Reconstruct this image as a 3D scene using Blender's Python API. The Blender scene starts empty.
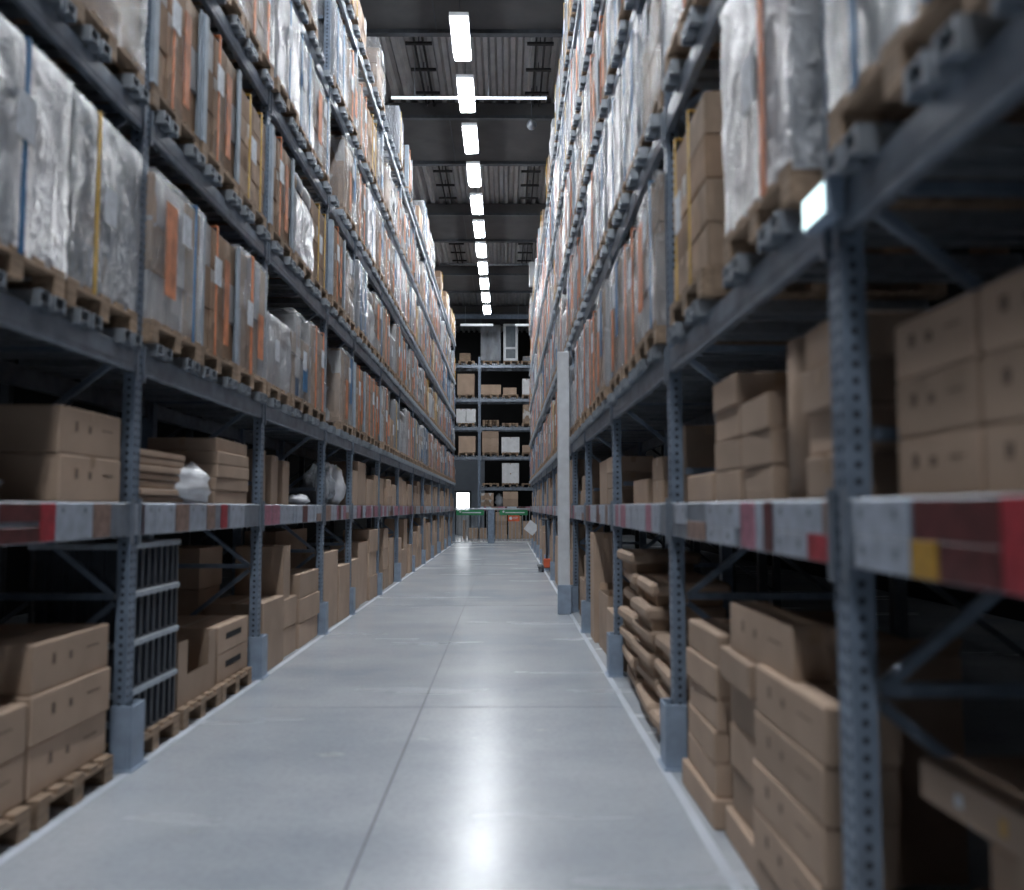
import bpy, math, random
from mathutils import Vector, Matrix, noise
R = random.Random(11)
S = bpy.context.scene
COL = S.collection
H = 1.55                      # eye height
XL, XR = -2.26, 1.005         # aisle faces of the two racks
F = 872.0

# ------------------------------------------------------------------ materials
def mat(name):
    m = bpy.data.materials.new(name); m.use_nodes = True
    nt = m.node_tree; b = nt.nodes['Principled BSDF']
    return m, nt, b
def node(nt, t, **kw):
    n = nt.nodes.new(t)
    for k, v in kw.items():
        if k in n.inputs: n.inputs[k].default_value = v
        else: setattr(n, k, v)
    return n
def coords(nt, scale=(1, 1, 1)):
    tc = node(nt, 'ShaderNodeTexCoord'); mp = node(nt, 'ShaderNodeMapping')
    mp.inputs['Scale'].default_value = scale
    nt.links.new(tc.outputs['Object'], mp.inputs['Vector'])
    return mp.outputs['Vector']
def ramp(nt, fac, stops):
    r = node(nt, 'ShaderNodeValToRGB'); e = r.color_ramp.elements
    while len(e) < len(stops): e.new(0.5)
    for i, (p, c) in enumerate(stops):
        e[i].position = p; e[i].color = (*c, 1) if len(c) == 3 else c
    nt.links.new(fac, r.inputs['Fac']); return r.outputs['Color']
def mul(c, k): return tuple(min(1, x * k) for x in c)
def noisy(name, c, rough=0.6, scale=6.0, amp=0.25, metal=0.0, bump=0.0, stretch=(1, 1, 1), vary=0.0, spec=0.4):
    """base colour with soft mottling, optional bump and per-object value variation"""
    m, nt, b = mat(name); L = nt.links
    v = coords(nt, stretch)
    n = node(nt, 'ShaderNodeTexNoise', Scale=scale, Detail=5.0); L.new(v, n.inputs['Vector'])
    col = ramp(nt, n.outputs['Fac'], [(0.3, mul(c, 1 - amp)), (0.7, mul(c, 1 + amp))])
    if vary:
        oi = node(nt, 'ShaderNodeObjectInfo'); hs = node(nt, 'ShaderNodeHueSaturation')
        mr = node(nt, 'ShaderNodeMapRange'); mr.inputs['To Min'].default_value = 1 - vary; mr.inputs['To Max'].default_value = 1 + vary
        L.new(oi.outputs['Random'], mr.inputs['Value']); L.new(mr.outputs['Result'], hs.inputs['Value'])
        L.new(col, hs.inputs['Color']); col = hs.outputs['Color']
    L.new(col, b.inputs['Base Color'])
    b.inputs['Roughness'].default_value = rough; b.inputs['Metallic'].default_value = metal
    b.inputs['Specular IOR Level'].default_value = spec
    if bump:
        bp = node(nt, 'ShaderNodeBump', Strength=bump, Distance=0.02); L.new(n.outputs['Fac'], bp.inputs['Height'])
        L.new(bp.outputs['Normal'], b.inputs['Normal'])
    return m
M = {}
M['steel'] = noisy('blue_grey_painted_steel', (.20, .255, .335), .42, 9, .22, .25)
M['steel_beam'] = noisy('grey_beam_steel', (.20, .235, .285), .38, 7, .3, .35)
M['galv'] = noisy('galvanised_steel', (.36, .40, .45), .35, 14, .2, .6)
M['dark_steel'] = noisy('dark_bracing_steel', (.075, .085, .10), .5, 8, .2, .3)
M['guard'] = noisy('light_grey_guard', (.27, .34, .44), .5, 8, .15)
M['hollow'] = noisy('tube_inside', (.01, .01, .012), .8, 5, .2)
M['deck_board'] = noisy('shelf_board', (.10, .075, .055), .8, 5, .2)
M['wood'] = noisy('pallet_wood', (.33, .235, .165), .75, 4, .35, stretch=(1, 6, 6), vary=.2, bump=.2)
M['kraft'] = noisy('kraft_cardboard', (.41, .30, .225), .8, 3, .1, vary=.16, bump=.05)
M['kraft_in'] = noisy('kraft_inside', (.30, .205, .14), .85, 3, .12)
def packed(name, c, alt, rough, vary):
    m, nt, b = mat(name); L = nt.links
    v = coords(nt, (5.5, 5.5, 3.2)); vo = node(nt, 'ShaderNodeTexVoronoi', Scale=1.0); vo.distance = 'CHEBYCHEV'; vo.inputs['Randomness'].default_value = .85
    L.new(v, vo.inputs['Vector'])
    sep = node(nt, 'ShaderNodeSeparateColor'); L.new(vo.outputs['Color'], sep.inputs['Color'])
    base = ramp(nt, sep.outputs['Red'], [(.0, mul(c, .72)), (.45, c), (.74, mul(c, 1.2)), (.80, alt), (.9, mul(c, .9))])
    base.node.color_ramp.interpolation = 'CONSTANT'
    n = node(nt, 'ShaderNodeTexNoise', Scale=9.0, Detail=5.0); L.new(coords(nt, (1, 1, .5)), n.inputs['Vector'])
    sh = ramp(nt, n.outputs['Fac'], [(.3, (.72, .72, .72)), (.7, (1.12, 1.12, 1.12))])
    mx = node(nt, 'ShaderNodeMix', data_type='RGBA', blend_type='MULTIPLY'); mx.inputs[0].default_value = 1
    L.new(base, mx.inputs[6]); L.new(sh, mx.inputs[7])
    oi = node(nt, 'ShaderNodeObjectInfo'); hs = node(nt, 'ShaderNodeHueSaturation'); mr = node(nt, 'ShaderNodeMapRange')
    mr.inputs['To Min'].default_value = 1 - vary; mr.inputs['To Max'].default_value = 1 + vary
    L.new(oi.outputs['Random'], mr.inputs['Value']); L.new(mr.outputs['Result'], hs.inputs['Value']); L.new(mx.outputs[2], hs.inputs['Color'])
    L.new(hs.outputs['Color'], b.inputs['Base Color']); b.inputs['Roughness'].default_value = rough
    return m
M['pack_tan'] = packed('packed_tan_cartons', (.42, .30, .215), (.58, .57, .56), .7, .25)
M['pack_white'] = packed('packed_white_cartons', (.55, .55, .565), (.46, .30, .20), .6, .2)
M['pack_grey'] = packed('packed_grey_goods', (.26, .28, .315), (.42, .33, .25), .6, .3)
M['pack_brown'] = noisy('packed_brown_cartons', (.30, .20, .135), .75, 4, .25, vary=.25)
M['pack_blue'] = noisy('packed_blue_cartons', (.03, .13, .30), .5, 4, .25, vary=.2)
M['tape'] = noisy('packing_tape', (.36, .25, .17), .3, 8, .08)
M['print'] = noisy('dark_print', (.14, .10, .08), .7, 60, .5)
M['orange'] = noisy('orange_strap', (.66, .22, .09), .5, 9, .3)
M['orange_dull'] = noisy('orange_print', (.56, .20, .09), .6, 7, .45)
M['yellow'] = noisy('yellow_strap', (.62, .38, .05), .5, 9, .25)
M['blue'] = noisy('blue_strap', (.015, .13, .30), .45, 9, .3)
M['board'] = noisy('grey_corner_board', (.34, .40, .47), .6, 7, .2)
M['paper'] = noisy('white_paper', (.62, .66, .72), .6, 22, .22)
M['card_white'] = noisy('pale_label_card', (.38, .43, .51), .35, 9, .22)
M['card_red'] = noisy('red_label_card', (.36, .035, .05), .4, 14, .3)
M['card_maroon'] = noisy('maroon_label_card', (.10, .028, .03), .35, 9, .45)
M['card_yellow'] = noisy('yellow_label_card', (.46, .26, .04), .4, 20, .2)
M['card_pink'] = noisy('pink_label_card', (.38, .16, .22), .4, 18, .35)
M['card_tan'] = noisy('tan_label_card', (.27, .18, .15), .4, 14, .35)
M['crate'] = noisy('black_crate_plastic', (.035, .042, .055), .45, 10, .25)
M['crate_rim'] = noisy('grey_crate_rim', (.33, .38, .44), .4, 10, .2)
M['green'] = noisy('green_sign', (.03, .24, .10), .5, 10, .15)
M['sign_orange'] = noisy('orange_sign', (.62, .12, .05), .5, 10, .12)
M['white'] = noisy('white_paint', (.66, .69, .73), .45, 8, .08)
M['line'] = noisy('white_floor_paint', (.50, .545, .61), .55, 2, .1)
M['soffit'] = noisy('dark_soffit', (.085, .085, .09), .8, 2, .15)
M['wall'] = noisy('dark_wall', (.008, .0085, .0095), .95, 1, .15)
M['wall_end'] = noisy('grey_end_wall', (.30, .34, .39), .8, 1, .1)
M['glass_dark'] = noisy('blue_grey_panel', (.10, .13, .16), .35, 6, .2)
M['bag'] = noisy('white_plastic_bag', (.68, .70, .75), .3, 8, .12, bump=.5)

def film(name, c, lo, hi, scale, rough=.22):
    """stretch film: creased, partly clear plastic"""
    m, nt, b = mat(name); L = nt.links
    v = coords(nt, (1, 1, .45))
    n = node(nt, 'ShaderNodeTexNoise', Scale=scale, Detail=6.0, Distortion=1.6); L.new(v, n.inputs['Vector'])
    n2 = node(nt, 'ShaderNodeTexNoise', Scale=scale * .35, Detail=3.0); L.new(v, n2.inputs['Vector'])
    b.inputs['Base Color'].default_value = (*c, 1)
    b.inputs['Roughness'].default_value = rough; b.inputs['Specular IOR Level'].default_value = .9
    n4 = node(nt, 'ShaderNodeTexNoise', Scale=scale * 3.2, Detail=4.0, Distortion=2.5); L.new(v, n4.inputs['Vector'])
    ad = node(nt, 'ShaderNodeMath', operation='MULTIPLY_ADD'); ad.inputs[1].default_value = .45; L.new(n4.outputs['Fac'], ad.inputs[0]); L.new(n.outputs['Fac'], ad.inputs[2])
    bp = node(nt, 'ShaderNodeBump', Strength=1.0, Distance=.11); L.new(ad.outputs[0], bp.inputs['Height'])
    L.new(bp.outputs['Normal'], b.inputs['Normal'])
    al = node(nt, 'ShaderNodeMapRange'); al.inputs['From Min'].default_value = .35; al.inputs['From Max'].default_value = .65
    al.inputs['To Min'].default_value = lo; al.inputs['To Max'].default_value = hi
    L.new(n2.outputs['Fac'], al.inputs['Value'])
    tr = node(nt, 'ShaderNodeBsdfTransparent'); mx = node(nt, 'ShaderNodeMixShader')
    L.new(al.outputs['Result'], mx.inputs['Fac']); L.new(tr.outputs[0], mx.inputs[1]); L.new(b.outputs[0], mx.inputs[2])
    L.new(mx.outputs[0], nt.nodes['Material Output'].inputs['Surface'])
    return m
M['film'] = film('clear_stretch_film', (.68, .71, .76), .06, .48, 5)
M['film_white'] = film('milky_stretch_film', (.66, .69, .74), .5, .95, 5)
M['film_grey'] = film('grey_stretch_film', (.42, .46, .52), .45, .9, 5)

def emit(name, c, s):
    m, nt, b = mat(name)
    b.inputs['Emission Color'].default_value = (*c, 1); b.inputs['Emission Strength'].default_value = s
    b.inputs['Base Color'].default_value = (.8, .8, .8, 1)
    return m
M['lamp'] = emit('lit_diffuser', (.93, .965, 1.0), 62.0)
M['tube'] = emit('painted_glow_pipe', (.80, .90, 1.0), 1.0)
M['tube_far'] = emit('lit_dim_tube', (.80, .90, 1.0), .35)
M['day'] = emit('daylight_pane', (.93, .97, 1.0), 3.0)
M['lit_sign'] = emit('lit_teal_panel', (.72, .97, 1.0), 1.6)

# floor: polished concrete
m, nt, b = mat('polished_concrete'); L = nt.links; M['floor'] = m
v = coords(nt)
n1 = node(nt, 'ShaderNodeTexNoise', Scale=.55, Detail=6.0, Roughness=.6); L.new(v, n1.inputs['Vector'])
v2 = coords(nt, (.25, 1.3, 1)); n2 = node(nt, 'ShaderNodeTexNoise', Scale=1.6, Detail=5.0); L.new(v2, n2.inputs['Vector'])
n3 = node(nt, 'ShaderNodeTexNoise', Scale=28.0, Detail=4.0); L.new(v, n3.inputs['Vector'])
c1 = ramp(nt, n1.outputs['Fac'], [(.28, (.335, .38, .435)), (.72, (.56, .59, .63))])
c2 = ramp(nt, n2.outputs['Fac'], [(.3, (.94, .94, .945)), (.65, (1, 1, 1))])
c3 = ramp(nt, n3.outputs['Fac'], [(.3, (.90, .90, .90)), (.6, (1, 1, 1))])
mx = node(nt, 'ShaderNodeMix', data_type='RGBA', blend_type='MULTIPLY'); mx.inputs[0].default_value = 1
L.new(c1, mx.inputs[6]); L.new(c2, mx.inputs[7])
mx2 = node(nt, 'ShaderNodeMix', data_type='RGBA', blend_type='MULTIPLY'); mx2.inputs[0].default_value = 1
L.new(mx.outputs[2], mx2.inputs[6]); L.new(c3, mx2.inputs[7]); L.new(mx2.outputs[2], b.inputs['Base Color'])
rr = node(nt, 'ShaderNodeMapRange'); rr.inputs['To Min'].default_value = .21; rr.inputs['To Max'].default_value = .31
L.new(n2.outputs['Fac'], rr.inputs['Value']); L.new(rr.outputs['Result'], b.inputs['Roughness'])
b.inputs['Specular IOR Level'].default_value = .55
bp = node(nt, 'ShaderNodeBump', Strength=.02, Distance=.005); L.new(n2.outputs['Fac'], bp.inputs['Height']); L.new(bp.outputs['Normal'], b.inputs['Normal'])
M['joint'] = noisy('floor_joint', (.13, .14, .16), .7, 20, .2)
M['stain'] = noisy('floor_stain', (.29, .31, .34), .45, 20, .3)
M['pure_white'] = noisy('bright_white_wrap', (.72, .73, .75), .35, 5, .1)
M['deck'] = noisy('corrugated_deck', (.42, .42, .43), .55, 3, .12, .2)
M['deck_rib'] = noisy('deck_rib', (.34, .34, .345), .6, 3, .12, .2)

# ------------------------------------------------------------------ mesh tools
class MB:
    def __init__(s): s.v, s.f, s.m = [], [], []
    def add(s, vs, fs, mi=0, T=None):
        o = len(s.v)
        s.v += [tuple(T @ Vector(v)) for v in vs] if T else [tuple(v) for v in vs]
        for f in fs: s.f.append([o + i for i in f]); s.m.append(mi)
    def box(s, x0, x1, y0, y1, z0, z1, mi=0, T=None):
        vs = [(x, y, z) for z in (z0, z1) for y in (y0, y1) for x in (x0, x1)]
        s.add(vs, [(0, 2, 3, 1), (4, 5, 7, 6), (0, 1, 5, 4), (2, 6, 7, 3), (0, 4, 6, 2), (1, 3, 7, 5)], mi, T)
    def cbox(s, x0, x1, y0, y1, z0, z1, c=.006, mi=0, T=None):
        """box with chamfered edges"""
        lo, hi = (x0, y0, z0), (x1, y1, z1); vs, idx = [], {}
        for sx in (0, 1):
            for sy in (0, 1):
                for sz in (0, 1):
                    for a in range(3):
                        p = []
                        for k, g in enumerate((sx, sy, sz)):
                            q = (hi if g else lo)[k]
                            if k != a: q += -c if g else c
                            p.append(q)
                        idx[(sx, sy, sz, a)] = len(vs); vs.append(p)
        ctr = Vector([(lo[k] + hi[k]) / 2 for k in range(3)]); fs = []
        for a in range(3):
            o1, o2 = [k for k in range(3) if k != a]
            for g in (0, 1):
                q = []
                for p1, p2 in ((0, 0), (1, 0), (1, 1), (0, 1)):
                    k = [0, 0, 0]; k[a] = g; k[o1] = p1; k[o2] = p2; q.append(idx[(*k, a)])
                fs.append(q)
            for p1 in (0, 1):
                for p2 in (0, 1):
                    k0, k1 = [0, 0, 0], [0, 0, 0]
                    k0[o1] = k1[o1] = p1; k0[o2] = k1[o2] = p2; k1[a] = 1
                    fs.append([idx[(*k0, o1)], idx[(*k1, o1)], idx[(*k1, o2)], idx[(*k0, o2)]])
        for sx in (0, 1):
            for sy in (0, 1):
                for sz in (0, 1): fs.append([idx[(sx, sy, sz, a)] for a in range(3)])
        out = []
        for f in fs:
            P = [Vector(vs[i]) for i in f]; n = (P[1] - P[0]).cross(P[2] - P[0])
            out.append(f if n.dot(sum(P, Vector()) / len(P) - ctr) > 0 else f[::-1])
        s.add(vs, out, mi, T)
    def bar(s, p, q, w, h=None, mi=0):
        """rectangular bar from p to q"""
        p, q = Vector(p), Vector(q); d = q - p; l = d.length; h = h or w
        T = Matrix.Translation(p) @ d.to_track_quat('Z', 'Y').to_matrix().to_4x4()
        s.box(-w / 2, w / 2, -h / 2, h / 2, 0, l, mi, T)
    def cyl(s, p, q, r, n=12, mi=0, r2=None):
        p, q = Vector(p), Vector(q); d = q - p; r2 = r if r2 is None else r2
        T = Matrix.Translation(p) @ d.to_track_quat('Z', 'Y').to_matrix().to_4x4()
        vs = [(rr * math.cos(2 * math.pi * i / n), rr * math.sin(2 * math.pi * i / n), z) for rr, z in ((r, 0), (r2, d.length)) for i in range(n)]
        fs = [(i, (i + 1) % n, n + (i + 1) % n, n + i) for i in range(n)] + [list(range(n))[::-1], [n + i for i in range(n)]]
        s.add(vs, fs, mi, T)
    def mesh(s, name, mats, smooth=False):
        me = bpy.data.meshes.new(name); me.from_pydata(s.v, [], s.f)
        for m_ in mats: me.materials.append(M[m_])
        me.polygons.foreach_set('material_index', s.m)
        if smooth: me.polygons.foreach_set('use_smooth', [True] * len(s.f))
        me.update(); return me
def obj(name, me, parent=None, loc=None, rot=None, label=None):
    o = bpy.data.objects.new(name, me); COL.objects.link(o)
    if parent: o.parent = parent
    if loc: o.location = loc
    if rot: o.rotation_euler = rot
    if label: o['label'] = label
    return o
def tag(o, label, cat, group=None):
    o['label'] = label; o['category'] = cat
    assert 4 <= len(label.split()) <= 16, (len(label.split()), label)
    if group: o['group'] = group
    return o
def empty(name, loc, rz=0):
    o = bpy.data.objects.new(name, None); COL.objects.link(o); o.location = loc; o.rotation_euler = (0, 0, rz)
    o.empty_display_size = .1
    return o
def structure(name, mb, mats):
    o = obj(name, mb.mesh(name, mats)); o['kind'] = 'structure'; return o
ORD = ['nearest', 'second', 'third', 'fourth', 'fifth', 'sixth', 'seventh', 'eighth', 'ninth', 'tenth', 'eleventh', 'twelfth', 'thirteenth', 'fourteenth', 'fifteenth', 'sixteenth']

# ------------------------------------------------------------------ building shell
b_ = MB(); b_.box(-12, 12, -16, 52, -.2, 0); structure('floor', b_, ['floor'])
b_ = MB()
b_.box(-.656, -.645, -1, 46, 0, .0015)
for y in (6.9, 13.9, 20.9, 27.9, 34.9): b_.box(-2.1, .9, y, y + .004, 0, .001)
structure('trim_1', b_, ['joint'])
for i, x in ((2, XL + .02), (3, XR - .09)):
    b_ = MB(); b_.box(x, x + .05, -1, 38, 0, .002); structure('trim_%d' % i, b_, ['line'])
b_ = MB()
for (x, y, r, e) in ((-1.35, 2.9, .05, 1.7), (-1.2, 3.2, .07, 2.2), (-1.5, 4.3, .03, 1.4), (-1.1, 5.6, .045, 2.), (.25, 6.2, .03, 1.5)):
    vs = [(x + r * e * math.cos(a) * (1 + .2 * math.sin(3 * a)), y + r * math.sin(a) * (1 + .25 * math.sin(2 * a + x)), .0012) for a in [k * math.pi / 10 for k in range(20)]]
    b_.add(vs, [list(range(20))])
o = obj('floor_scuff', b_.mesh('floor_scuff', ['stain'])); o['kind'] = 'stuff'; tag(o, 'faint dark scuffs on the pale concrete floor near the left rack', 'scuff marks')
b_ = MB(); b_.box(-12, 12, -16.2, -16, 0, 12); structure('wall_back', b_, ['wall'])
b_ = MB(); b_.box(-7.2, -7, -16, 52, 0, 12); structure('wall_left', b_, ['wall'])
b_ = MB(); b_.box(7, 7.2, -16, 52, 0, 12); structure('wall_right', b_, ['wall'])
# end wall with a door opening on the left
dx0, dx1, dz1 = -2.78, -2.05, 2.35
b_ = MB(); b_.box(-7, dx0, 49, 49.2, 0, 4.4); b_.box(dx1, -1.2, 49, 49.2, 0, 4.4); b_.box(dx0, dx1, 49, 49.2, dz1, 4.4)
b_.box(-1.2, 7, 49, 49.2, 0, 12, 1); b_.box(-7, -1.2, 49, 49.2, 4.4, 12, 1)  # near-black parts paint in the shade behind the end rack
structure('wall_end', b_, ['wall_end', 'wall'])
b_ = MB(); b_.box(dx0, dx1, 49.12, 49.15, 1.2, dz1); b_.box(dx0, dx1, 49.1, 49.16, 0, 1.2, 1); d = structure('door_1', b_, ['day', 'white'])
b_ = MB()
b_.box(dx0 - .1, dx0, 48.95, 49, 0, dz1 + .1); b_.box(dx1, dx1 + .1, 48.95, 49, 0, dz1 + .1); b_.box(dx0, dx1, 48.95, 49, dz1, dz1 + .1)
obj('door_frame', b_.mesh('door_frame', ['dark_steel']), d)
# corrugated roof deck
b_ = MB(); b_.box(-7, 7, -16, 49, 11.55, 11.6, 0)
x = -7.0
while x < 7:
    b_.add([(xx, y, z) for y in (-16, 49) for xx, z in ((x, 11.55), (x + .05, 11.44), (x + .15, 11.44), (x + .2, 11.55))], [(0, 1, 5, 4), (1, 2, 6, 5), (2, 3, 7, 6)], 1)
    x += .3
structure('ceiling', b_, ['deck', 'deck_rib'])
k = 4
for yf in (2.9, 9.9, 17.0, 23.7, 30.8, 38.2, 45.3):
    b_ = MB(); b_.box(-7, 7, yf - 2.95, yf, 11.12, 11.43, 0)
    b_.box(-7, 7, yf - .12, yf + .03, 11.04, 11.12, 1); b_.box(-7, 7, yf - 2.98, yf - 2.86, 11.04, 11.12, 1)
    for q in (-4.2, -1.4, 1.4, 4.2): b_.box(q - .012, q + .012, yf - 2.85, yf - .13, 11.1, 11.12, 1)
    structure('trim_%d' % k, b_, ['soffit', 'dark_steel']); k += 1

# cable ladders hung below the deck
for x, nm in ((-1.84, 'left'), (.72, 'right')):
    for (ya, yb, wh) in ((11, 14.4, 'nearer'), (17.3, 20.6, 'nearest visible'), (24.3, 27.5, 'second visible'), (31.3, 34.5, 'third visible')):
        if ya < 15: continue
        r = empty('cable_ladder', (x, ya, 11.3))
        tag(r, f'dark steel cable ladder under the ribbed ceiling, {nm} of the lamps, {wh} one', 'cable ladder', 'cable ladders under the roof')
        for s in (-.09, .09):
            b_ = MB(); b_.box(s - .02, s + .02, 0, yb - ya, -.03, .03); obj('rail', b_.mesh('rail', ['hollow']), r)
        q = .35
        while q < yb - ya:
            b_ = MB(); b_.box(-.28, .28, q, q + .09, -.05, -.01); obj('crossbar', b_.mesh('crossbar', ['hollow']), r); q += 1.1
        for q in (.4, 1.5, 2.6):
            b_ = MB(); b_.cyl((0, q, 0), (0, q, .14), .012, 6); obj('hanger_rod', b_.mesh('hanger_rod', ['dark_steel']), r)

# ceiling lamp row
hb = MB(); hb.box(-.18, .18, 0, 1.65, .0, .07)
hb = hb.mesh('housing', ['white'])
db = MB(); db.cbox(-.145, .145, .08, 1.55, -.045, 0, .012); db = db.mesh('diffuser', ['lamp'])
rb = MB()
rb.cyl((0, 0, .07), (0, 0, .5), .008, 6)
rb = rb.mesh('hanger_rod', ['dark_steel'])
y = 15.45 - 2.315 * 12; n = 0
ys = []
while y < 38.9: ys.append(y); y += 2.315
first = next(i for i, y in enumerate(ys) if y > 15)
for i, y in enumerate(ys):
    r = empty('ceiling_lamp', (-.875, y, 10.57))
    if i < first: lab = f'glowing white ceiling lamp out of the frame overhead, {ORD[i]} from the rear wall'
    else: lab = f'glowing white strip lamp in the ceiling row, {ORD[i-first] if i > first else "nearest and largest"} in the picture'
    tag(r, lab, 'ceiling lamp', 'strip lamps over the aisle')
    obj('housing', hb, r); obj('diffuser', db, r); obj('hanger_rod', rb, r, (0, .2, 0)); obj('hanger_rod', rb, r, (0, 1.4, 0))

for x, nm in ((-4.6, 'left'),):  # added lamp, out of sight, to brighten the end wall
    r = empty('ceiling_lamp', (x, 45.6, 10.57)); tag(r, f'added unseen lamp behind the end rack, brightening the end wall', 'ceiling lamp', 'strip lamps over the aisle')
    obj('housing', hb, r); obj('diffuser', db, r); obj('hanger_rod', rb, r, (0, .2, 0)); obj('hanger_rod', rb, r, (0, 1.4, 0))
# cross pipes under the roof
def hung_tube(x0, x1, y, z, rad, m_, label, cat, name):
    r = empty(name, ((x0 + x1) / 2, y, z)); tag(r, label, cat)
    w = (x1 - x0) / 2
    b_ = MB(); b_.cyl((-w, 0, 0), (w, 0, 0), rad, 12); obj('tube', b_.mesh('tube', [m_], True), r)
    for q in (-w * .7, w * .25):
        b_ = MB(); b_.cyl((q, 0, rad), (q, 0, 11.5 - z), .008, 6); obj('hanging_wire', b_.mesh('hanging_wire', ['galv']), r)
hung_tube(-2.5, .88, 18.4, 10.43, .03, 'tube', 'long pale pipe with painted-in glow crossing the aisle under the lamps, nearest the camera', 'tube light', 'tube_light')  # pipe lit by the lamps; its brightness is painted in as emission
hung_tube(-2.6, 1.2, 34.0, 11.15, .04, 'galv', 'thin grey pipe crossing the dark ceiling beyond the middle lamps', 'pipe', 'ceiling_pipe')
hung_tube(-2.2, -.62, 41.5, 10.3, .06, 'tube_far', 'short pale tube light above the end rack, left one', 'tube light', 'tube_light')
hung_tube(.45, 1.35, 41.5, 10.3, .06, 'tube_far', 'short pale tube light above the end rack, right one', 'tube light', 'tube_light')
b_ = MB(); b_.box(-6, 6, 42.1, 42.3, 10.75, 10.95)
structure('trim_20', b_, ['steel'])
# globe and hanging box by the right rack
r = empty('globe_sensor', (.60, 20.0, 10.55)); tag(r, 'small grey round globe hanging under the first dark ceiling band', 'globe')
b_ = MB()
for i in range(8):
    for j in range(12):
        t0, t1, p0, p1 = math.pi * i / 8, math.pi * (i + 1) / 8, math.pi * j / 6, math.pi * (j + 1) / 6
        b_.add([(.12 * math.sin(t) * math.cos(p), .12 * math.sin(t) * math.sin(p), .12 * math.cos(t)) for t, p in ((t0, p0), (t1, p0), (t1, p1), (t0, p1))], [(0, 1, 2, 3)])
obj('globe', b_.mesh('globe', ['galv'], True), r)
b_ = MB(); b_.cyl((0, 0, .11), (0, 0, .9), .012, 8); obj('stem', b_.mesh('stem', ['dark_steel']), r)
r = empty('ceiling_speaker', (1.02, 33.0, 10.0)); tag(r, 'pale grey box hanging high beside the right rack near the far end', 'speaker box')
b_ = MB(); b_.cbox(-.14, .14, -.12, .12, 0, .95, .02); obj('cabinet', b_.mesh('cabinet', ['white']), r)
b_ = MB(); b_.cyl((0, 0, .95), (0, 0, 1.5), .012, 8); obj('hanger_rod', b_.mesh('hanger_rod', ['dark_steel']), r)

# ------------------------------------------------------------------ rack bays
LV = [1.575, 2.515, 4.03, 5.49, 6.91, 8.60]          # beam tops
cache = {}
def upright_mesh():
    if 'up' in cache: return cache['up']
    b_ = MB(); Ht = 9.0; p = .05; w = .1; dp = .075
    # perforated faces towards the aisle and towards the near side / far side; plain back
    def perf(T, cols, w=.1):
        nz = int(Ht / p)
        for k_ in range(nz):
            z0 = k_ * p; cw = w / cols
            for c in range(cols):
                x0 = c * cw; cx, cz, r_ = x0 + cw / 2, z0 + p / 2, .011
                oct_ = [(cx + r_ * math.cos(a), 0, cz + r_ * math.sin(a)) for a in [math.pi * (i * 2 + 1) / 8 for i in range(8)]]
                sq = [(x0 + cw, 0, cz), (x0 + cw, 0, z0 + p), (cx, 0, z0 + p), (x0, 0, z0 + p), (x0, 0, cz), (x0, 0, z0), (cx, 0, z0), (x0 + cw, 0, z0)]
                fs = []
                for i in range(8):
                    # octagon vert i sits between square points i and i+1
                    fs.append((8 + (i + 1) % 8, i, (i + 1) % 8))
                    fs.append((8 + i, i, 8 + (i + 1) % 8))
                b_.add(oct_ + sq, fs, 0, T)
    if True:
        perf(Matrix.Identity(4), 2)                                                   # aisle face y=0
        T = Matrix.Translation((0, dp, 0)) @ Matrix.Rotation(-math.pi / 2, 4, 'Z')      # x=0 side
        perf(T, 1, dp)
        T = Matrix.Translation((w, 0, 0)) @ Matrix.Rotation(math.pi / 2, 4, 'Z')       # x=w side
        perf(T, 1, dp)
    b_.box(.006, w - .006, .006, .012, 0, Ht, 1)          # near-black sheets paint in the dark inside behind the holes
    b_.box(.006, .012, .012, dp - .002, 0, Ht, 1); b_.box(w - .012, w - .006, .012, dp - .002, 0, Ht, 1)
    b_.box(-.03, w + .03, -.01, dp + .03, 0, .01)
    cache['up'] = b_.mesh('upright', ['steel', 'hollow']); return cache['up']
def rear_upright_mesh():
    if 'rup' not in cache:
        b_ = MB(); b_.box(0, .1, 0, .006, 0, 9); b_.box(0, .006, .006, .1, 0, 9); b_.box(.094, .1, .006, .1, 0, 9)
        cache['rup'] = b_.mesh('rear_upright', ['steel'])
    return cache['rup']
def bracing_mesh():
    if 'br' not in cache:
        b_ = MB(); z = .25; f = 0
        while z < 8.6:
            a, c = (.1, 1.0) if f else (1.0, .1)
            b_.box(.03, .07, .1, 1.0, z - .02, z + .02)
            b_.bar((.05, a, z), (.05, c, z + .72), .035)
            z += .76; f ^= 1
        cache['br'] = b_.mesh('bracing', ['steel'])
    return cache['br']
def beam_mesh(W, h, key):
    k_ = ('beam', round(W, 2), key)
    if k_ not in cache:
        b_ = MB(); L_ = W - .1
        b_.cbox(.1, .1 + L_, 0, .05, -h, 0, .006)
        if key != 'fascia':
            b_.box(.1, .1 + L_, -.003, 0, -h * .72, -h * .30)      # raised web
        for x in (.085, W - .02):                                   # end connector plates
            b_.box(x, x + .035, -.012, 0, -h - .05, .03)
        cache[k_] = b_.mesh('beam', ['steel_beam'])
    return cache[k_]
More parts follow.
